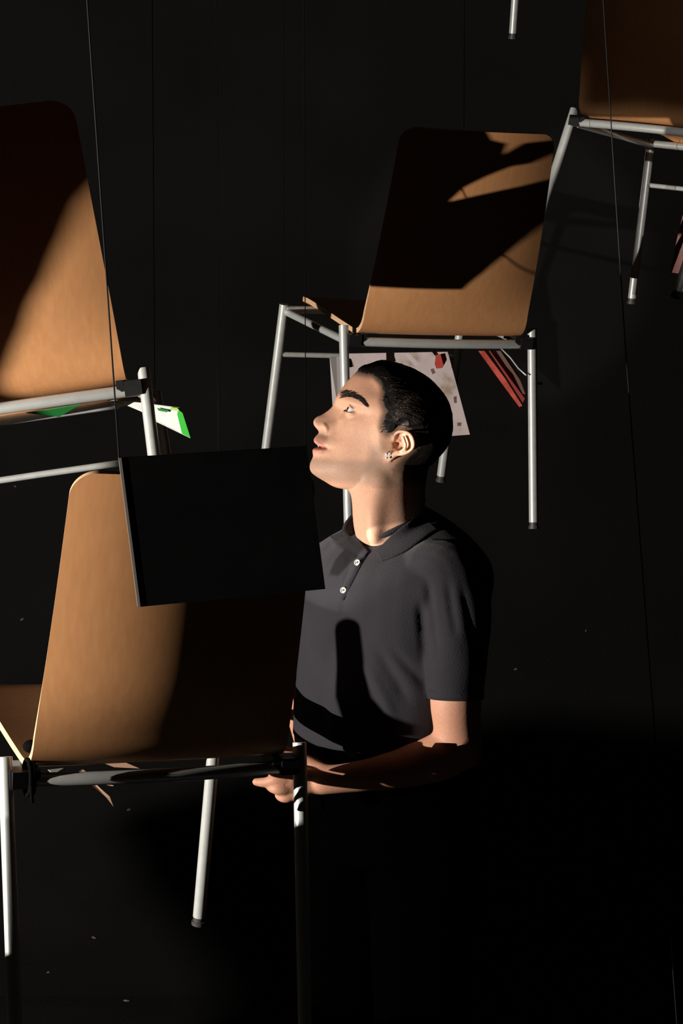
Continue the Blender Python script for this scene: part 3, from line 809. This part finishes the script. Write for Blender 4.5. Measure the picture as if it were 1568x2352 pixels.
for j in range(NS2):
    for k in range(NP2):
        i0 = j*NP2+k
        a = HPv[j*NP2+(k+1) % NP2]-HPv[j*NP2+(k-1) % NP2]; b = HPv[min(j+1, NS2-1)*NP2+k]-HPv[max(j-1, 0)*NP2+k]
        nrm = b.cross(a)
        if nrm.length < 1e-12: nrm = Vector((0, -1 if hp[i0][2] > 0 else 1, 0))
        nrm.normalize()
        rad = HPv[i0]-HP(915, 975, 0)
        if nrm.dot(rad) < 0: nrm = -nrm
        hv.append(HPv[i0]+nrm*hh[i0])
keep = lambda i: hh[i] > -.0036
for j in range(NS2-1):
    for k in range(NP2):
        q = (j*NP2+k, j*NP2+(k+1) % NP2, (j+1)*NP2+(k+1) % NP2, (j+1)*NP2+k)
        if any(keep(i) for i in q): hf.append(q)
for j, sgn in ((0, 1), (NS2-1, -1)):
    c0 = len(hv); hv.append(sum(hv[j*NP2:(j+1)*NP2], Vector())/NP2 + Vector((0, sgn*.0, 0)))
    hf += [(c0, j*NP2+(k+1) % NP2, j*NP2+k) for k in range(NP2)]
hair = mesh_obj('hair', hv, hf, M_hair, person)
bvh_hair = BVHTree.FromPolygons([tuple(v) for v in hv], hf)
sb_ = MB(); random.seed(3)
for n in range(520):
    s = 1 if random.random() < .72 else -1
    an0 = random.uniform(math.radians(160), math.radians(300)); rr = random.uniform(45, 152)
    L = random.uniform(.25, .6); pts = []; ok = True
    for k in range(7):
        an = an0 + L*k/6; r_ = rr*(1+.03*math.sin(k+n))
        x = 925+r_*math.cos(an); y = 990+r_*.98*math.sin(an)
        if sdist(x, y) < 9: ok = False; break
        o = HP(x, y, s*.2); h = bvh_hair.ray_cast(o, Vector((0, s, 0)))
        if h[0] is None: ok = False; break
        pts.append(h[0]+h[1]*(.0004+.0009*math.sin(math.pi*k/6)*random.random()) if h[1].dot(Vector((0, -s, 0))) > 0 else h[0]-h[1]*.0008)
    if ok and all((pts[i+1]-pts[i]).length < .02 for i in range(6)): sb_.tube(pts, [.00022]*6+[.00008], 5)
tag(sb_.obj('hair_strands', mat('hair_strand_gloss', (.030, .020, .014), .35, spec=.5), person), kind='stuff')

# earrings
for zx, zy in ((811, 968), (840, 963)):
    x, y = 680+zx/3.92, 800+zy/3.92
    p, nn = ray(x, y, bvh_body)
    e = MB(); rg = []
    for i in range(17):
        a_ = 2*math.pi*i/16; rg.append(p + Vector((math.sin(a_)*.0012, -.0015-.0020*math.cos(a_)*.6, math.cos(a_)*.0042+.0005)))
    e.tube(rg, .0009, 8).ball(p+Vector((0, -.0028, -.0036)), .0016, 12, 8)
    tag(e.obj('earring', M_gold), 'small silver hoop earring, the %s of two on the ear lobe' % ('left' if zx < 825 else 'right'), 'earring', 'silver hoops in the ear lobe')

# ---- polo shirt
def ring_pts(px, py, a, b, tilt, Y=4.655, e=2.35, n=64):
    c = at(px, py, Y); out = []
    for k in range(n):
        t = 2*math.pi*k/n; ct, st = math.cos(t), math.sin(t)
        f_ = abs(ct)**(2/e)*(1 if ct > 0 else -1); g = abs(st)**(2/e)*(1 if st > 0 else -1)
        out.append(c + NV*b*f_ + LV*a*g + Vector((0, 0, -tilt*f_)))
    return out
shirt = MB()
rings = [(884,1690,.168,.126,.006),(884,1660,.167,.125,.004),(886,1600,.166,.122,.002),(890,1540,.167,.120,0),(893,1480,.170,.120,0),(898,1420,.176,.122,.002),
         (902,1370,.183,.124,.006),(905,1330,.190,.120,.010),(906,1295,.190,.108,.014),(903,1268,.172,.098,.020),(899,1245,.145,.088,.026),(893,1225,.110,.074,.032),(886,1210,.080,.062,.034),(881,1200,.063,.056,.034)]
RP = [ring_pts(*r_) for r_ in rings]
# resample along height
RR = []
for i in range(len(RP)-1):
    for k in range(4):
        t = k/4; row = []
        for m in range(64):
            p0, p1, p2, p3 = RP[max(i-1, 0)][m], RP[i][m], RP[i+1][m], RP[min(i+2, len(RP)-1)][m]
            row.append(.5*((2*p1)+(p2-p0)*t+(2*p0-5*p1+4*p2-p3)*t*t+(3*p1-p0-3*p2+p3)*t**3))
        RR.append(row)
RR.append(RP[-1])
V = [p for r_ in RR for p in r_]; F = [(i*64+k, i*64+(k+1) % 64, (i+1)*64+(k+1) % 64, (i+1)*64+k) for i in range(len(RR)-1) for k in range(64)]
F += [tuple(range(63, -1, -1)), tuple((len(RR)-1)*64+k for k in range(64))]
shirt.add(V, F)
# sleeves
shirt.limb([(at(1000, 1335, 4.56), .068), (at(1036, 1338, 4.535), .062), (at(1046, 1400, 4.515), .057), (at(1046, 1480, 4.50), .052)])
sl_path, sl_r = resample([at(1036, 1338, 4.535), at(1048, 1420, 4.51), at(1047, 1510, 4.49), at(1046, 1600, 4.485)], [.062, .055, .049, .0440], 8)
shirt.tube(sl_path, sl_r, 28)
fs = ns - LV*.155 + Vector((0, 0, -.03))
shirt.limb([(fs, .062), (at(705, 1440, 4.79), .054)]); shirt.tube([fs, at(700, 1460, 4.80), at(695, 1560, 4.815)], [.060, .052, .046], 28)
fix_normals(shirt)
sh = finalize(shirt, 'polo_shirt', M_shirt, person, .0032, 10)
# cloth folds
me = sh.data; n = len(me.vertices); c = np.empty(n*3, 'f'); me.vertices.foreach_get('co', c); c = c.reshape(-1, 3)
nr = np.empty(n*3, 'f'); me.vertices.foreach_get('normal', nr); nr = nr.reshape(-1, 3)
FOLDS = [((965, 1400), (975, 1500), 10, .006), ((985, 1345), (1000, 1480), 9, .0035), ((1030, 1350), (1045, 1450), 10, .003), ((1065, 1360), (1085, 1460), 9, .003),
         ((870, 1500), (930, 1600), 14, .005), ((850, 1540), (900, 1640), 14, -.004), ((905, 1500), (975, 1570), 12, .004), ((750, 1500), (735, 1650), 14, .0035), ((770, 1560), (765, 1690), 12, -.003),
         ((800, 1300), (783, 1420), 7, .002), ((720, 1420), (705, 1600), 12, -.003)]
for i in range(n):
    p = Vector(c[i]); px, py = to_px(p); d = .0022*noise.noise(Vector((p.x*14+p.y*6, p.y*10, p.z*5))) + .0012*noise.noise(Vector((p.x*34, p.y*30, p.z*14)))
    if nr[i][1] < .3:
        for (x1, y1), (x2, y2), wd, am in FOLDS:
            dx, dy = x2-x1, y2-y1; t = ((px-x1)*dx+(py-y1)*dy)/(dx*dx+dy*dy)
            if -.3 < t < 1.3:
                q = math.hypot(px-x1-t*dx, py-y1-t*dy)/wd
                if q < 3: d -= am*math.exp(-q*q)*smst(-.3, .2, t)*smst(1.3, .8, t)
    if py < 1215: d *= .3
    c[i] += nr[i]*d
me.vertices.foreach_set('co', c.ravel()); me.update()
bvh_shirt = BVHTree.FromPolygons([tuple(v) for v in c], [tuple(p.vertices) for p in me.polygons])
# sleeve hem band
hb = MB(); hb.tube([at(1046.3, 1581, 4.486), at(1046, 1604, 4.485)], [.0452, .0450], 40)
hb.obj('sleeve_band', M_shirt, sh)
# collar: band around the neck and two folded leaves
def cast(px, py, off):
    best = None
    for bv in (bvh_shirt, bvh_body):
        h, nn = ray(px, py, bv)
        if h is not None and (best is None or (h-CAMP).length < (best[0]-CAMP).length): best = (h, nn)
    if best is None:        # beside the silhouette: take the closest point of the shirt
        q = at(px, py, 4.62); best = bvh_shirt.find_nearest(q)[:2]
    h, nn = best
    return h + (CAMP-h).normalized()*off
def leaf(top, botm, offs, name):
    nu = 14; V = []; G = []
    tp = resample([Vector((*p, 0)) for p in top], [0]*len(top), 8)[0]; bp = resample([Vector((*p, 0)) for p in botm], [0]*len(botm), 8)[0]
    m = len(tp); rows = []
    for j in range(nu+1):
        v = j/nu; row = []
        for i in range(m):
            q = tp[i].lerp(bp[i], v); row.append(cast(q.x, q.y, offs*(.55+.45*math.sin(math.pi*min(1, v*.8+.2)))+.001))
        rows.append(row)
    for it in range(6):     # relax so the leaf lies as smooth cloth
        new = [[p.copy() for p in r_] for r_ in rows]
        for j in range(nu+1):
            for i in range(m):
                nb = [rows[a][b] for a, b in ((j-1, i), (j+1, i), (j, i-1), (j, i+1)) if 0 <= a <= nu and 0 <= b < m]
                avg = sum(nb, Vector())/len(nb); p = rows[j][i]; dr = (CAMP-p).normalized(); new[j][i] = p + dr*((avg-p).dot(dr))*.7
        rows = new
    n0 = len(rows)*m; V = [p for r_ in rows for p in r_] + [p-(CAMP-p).normalized()*.0026 for r_ in rows for p in r_]
    F = []
    for j in range(nu):
        for i in range(m-1):
            a_ = j*m+i; F.append((a_, a_+1, a_+m+1, a_+m)); F.append((n0+a_, n0+a_+m, n0+a_+m+1, n0+a_+1))
    for i in range(m-1): F.append((i, n0+i, n0+i+1, i+1)); a_ = nu*m+i; F.append((a_, a_+1, n0+a_+1, n0+a_))
    for j in range(nu): a_ = j*m; F.append((a_, a_+m, n0+a_+m, n0+a_)); a_ = j*m+m-1; F.append((a_, n0+a_, n0+a_+m, a_+m))
    return mesh_obj(name, V, F, M_shirt, sh)
leaf([(968, 1186), (946, 1193), (905, 1224), (878, 1250), (862, 1266)], [(1004, 1216), (985, 1228), (945, 1258), (905, 1278), (874, 1289)], .009, 'collar_leaf')
leaf([(798, 1180), (806, 1200), (815, 1222), (828, 1244), (846, 1268)], [(745, 1196), (754, 1222), (766, 1247), (792, 1257), (833, 1282)], .008, 'collar_leaf')
cr_ = MB(); rr_ = []
for k in range(49):
    t = math.radians(-150+300*k/48)+math.pi
    c = at(882, 1192, 4.65); rr_.append(c + NV*.058*math.cos(t) + LV*.062*math.sin(t) + Vector((0, 0, -.034*math.cos(t)+.004)))
cr_.tube(rr_, [.004]+[.0095]*47+[.004], 10, squash=.6)
cr_.obj('collar_band', M_shirt, sh)
# placket strip
pk = [(838, 1268), (822, 1294), (806, 1325), (790, 1357), (781, 1376)]
path = resample([Vector((*p, 0)) for p in pk], [0]*5, 6)[0]; V = []; F = []
for q in path:
    for o_ in (-9, -7.5, 7.5, 9):
        V.append(cast(q.x+o_, q.y+o_*.35, .0020 if abs(o_) < 8 else -.0010))
m = len(path)
for i in range(m-1):
    for k in range(3): a_ = i*4+k; F.append((a_, a_+1, a_+5, a_+4))
mesh_obj('placket', V, F, M_shirt, sh)
for bx, by, mm in ((822, 1294, M_button), (790, 1357, M_button)):
    h, nn = ray(bx, by, bvh_shirt); dr = (nn + (CAMP-h).normalized()).normalized()
    h = h + dr*.003
    bt = MB().tube([h, h+dr*.0018], .0050, 24, flat=True)
    g1 = dr.orthogonal().normalized(); g2 = dr.cross(g1)
    bt.tube([h+dr*.0019+(g1*math.cos(2*math.pi*k/24)+g2*math.sin(2*math.pi*k/24))*.0043 for k in range(25)], .0008, 6)
    b_ = bt.obj('button', mm, sh)
    MB().tube([h+dr*.0015, h+dr*.0024], .0016, 10, flat=True).obj('thread', M_hole, b_)

# ---- trousers and shoes (standing, mostly in darkness)
tr = MB(); RG = []
for px, py, a_, b_ in ((888,1650,.150,.105),(888,1720,.158,.112),(888,1800,.168,.120),(888,1880,.172,.122),(888,1960,.172,.120)):
    RG.append(ring_pts(px, py, a_, b_, 0, 4.655, 2.2, 48))
V = [p for r_ in RG for p in r_]; F = [(i*48+k, i*48+(k+1) % 48, (i+1)*48+(k+1) % 48, (i+1)*48+k) for i in range(len(RG)-1) for k in range(48)]
F += [tuple(range(47, -1, -1)), tuple(4*48+k for k in range(48))]
tr.add(V, F); hipc = at(888, 1930, 4.655)
feet = []
for s in (1, -1):
    hp_ = hipc + LV*s*.09; kn_ = Vector((hp_.x, hp_.y, .52)) + NV*.02 + LV*s*.02; an_ = Vector((hp_.x, hp_.y, .09)) + LV*s*.035
    tr.tube(resample([hp_, kn_, an_], [.092, .070, .058], 8)[0], resample([hp_, kn_, an_], [.092, .070, .058], 8)[1], 28); tr.ball(hp_, .092, 24, 16)
    feet.append(an_)
fix_normals(tr)
finalize(tr, 'trousers', M_trouser, person, .006, 4)
for an_ in feet:
    s_ = MB(); g = Vector((an_.x, an_.y, 0))
    s_.limb([(g+Vector((0, 0, .055))-NV*.03, .042), (g+Vector((0, 0, .050))+NV*.06, .042), (g+Vector((0, 0, .038))+NV*.15, .036), (g+Vector((0, 0, .032))+NV*.19, .030)])
    s_.limb([(g+Vector((0, 0, .06)), .044), (g+Vector((0, 0, .13)), .046)])
    fix_normals(s_); o = finalize(s_, 'shoe', M_shoe, person, .005, 3)
    zz = min(v.co.z for v in o.data.vertices)
    for v in o.data.vertices: v.co.z = max(v.co.z, .0)

YOFF = 0.0
# ------------------------------------------------------------------ added blockers outside the frame, cut to cast the shadows
def flag(pts, lab, name='added_light_blocker'):
    V, F = slab(pts, .004); tag(MB().add(V, F).obj(name, M_panel, smooth=False), lab, 'light blocker')
def dirp(az, el, d):
    az, el = math.radians(az), math.radians(el)
    return LAMP + Vector((math.sin(az)*math.cos(el), math.cos(az)*math.cos(el), math.sin(el)))*d
BVH_SHELL = BVHTree.FromPolygons([tuple(v) for v in SHELL[0]], [tuple(f) for f in SHELL[1]])
def on_back(k, px, py):
    o = CH[k] @ Vector((0, -.02, .45)); n = (CH[k].to_3x3() @ Vector((0, .47, .105))).normalized()
    d = (at(px, py, 1)-CAMP); inv = CH[k].inverted()
    h = BVH_SHELL.ray_cast(inv @ CAMP, (inv.to_3x3() @ d).normalized())[0]
    if h is not None: return CH[k] @ h
    p = CAMP + d*((o-CAMP).dot(n)/d.dot(n)); q = inv @ p      # beside the shell: stay at the depth of its edge
    return p + CH[k].to_3x3() @ Vector((0, .02, 0))
def mid(k, pl, t): return [on_back(k, *p).lerp(LAMP, t) for p in pl]
flag(mid('middle', [(740, 656), (850, 658), (1055, 665), (1100, 627), (1150, 585), (1200, 543), (1225, 522), (1238, 511), (1330, 430), (1320, 402), (1262, 420), (1130, 447), (1020, 467), (1060, 430), (1110, 405), (1165, 383), (1210, 376), (1262, 352), (1320, 345), (1320, 322), (1215, 327), (1165, 355), (1145, 360), (1155, 330), (1148, 300), (1148, 250), (740, 250)], .5),
     'added unseen blocker with notches, casting the striped shadows on a chair back')
flag([on_back('left', *p).lerp(LAMP, .76) for p in [(-330, 1520), (-150, 1210), (0, 852), (45, 748), (95, 636), (140, 536), (165, 480), (190, 426), (300, 190)]] + [dirp(61, 26, .7), dirp(48.5, 30, .7)],
     'added unseen upper blocker before the lamp, casting the diagonal shadow on the left chair')
flag([on_back('right', *p).lerp(LAMP, .55) for p in [(1300, -400), (1625, -400), (1625, 272), (1300, 266)]], 'plain added unseen blocker left of the picture, shading the top right chair')
flag([at(px, py, 6.75).lerp(LAMP, .5) for px, py in [(655, 600), (690, 676), (806, 755), (828, 760), (848, 662), (852, 600)]], 'small added unseen blocker left of the picture, shading a chair seat')
flag([dirp(a_, e_, .33) for a_, e_ in ((24.4, -12.0), (28.5, -9.9), (33, -8.3), (42, -8.6), (52, -11.9), (58.9, -12.6), (61.5, -12.4), (61.5, -35), (34.6, -35), (34.6, -17), (26.7, -13.75))],
     'added unseen lower blocker before the lamp, darkening the lower wall and floor')
flag([dirp(a_, e_, 1.3) for a_, e_ in ((60.8, -12.8), (64.8, -12.4), (67.10, -11.0), (66.62, -6.9), (70, -4.8), (76, -4), (76, -35), (60.8, -35))],
     'wide low added unseen blocker left of the picture, shading legs of the nearest chair')

def lamp2_flag(pl, lab, t=.72):  # unseen blockers added to trim the added second lamp
    flag([on_back('right', *p).lerp(LAMP2, t) for p in pl], lab)
lamp2_flag([(1300, -300), (1640, -300), (1640, 284), (1500, 280), (1482, 270), (1470, 258), (1450, 270), (1400, 276), (1300, 272)], 'added unseen blocker before the second lamp, shading the top right chair back')
lamp2_flag([(1180, 389), (1345, 389), (1420, 526), (1530, 526), (1530, 760), (1180, 760)], 'lower added unseen blocker before the second lamp, right of the camera')
# added blocker, outlined to cast a round-topped bar of shadow on the shirt
def tor(px, py):
    h, nn = ray(px, py, bvh_shirt)
    return h if h is not None else bvh_shirt.find_nearest(at(px, py, 4.6))[0]
pb = [(800, 1695), (772, 1600), (770, 1450)] + [(798-28*math.cos(math.pi*k/8), 1446-26*math.sin(math.pi*k/8)) for k in range(1, 8)] + [(826, 1450), (834, 1540), (850, 1600), (880, 1635), (920, 1655), (950, 1665), (950, 1690), (860, 1700)]
flag([tor(*p).lerp(LAMP, .5) for p in pb], 'round-topped added unseen blocker left of the picture, shading the shirt')

YOFF = 0.07
flag([at(px, py, 4.64).lerp(LAMP, .5) for px, py in [(640, 740), (1100, 740), (1100, 1180), (985, 1210), (930, 1262), (885, 1316), (830, 1316), (800, 1262), (640, 1250)]], 'added unseen blocker left of the picture, shading the head from the main lamp')  # added blocker, keeps the main lamp off head and neck
YOFF = 0.0
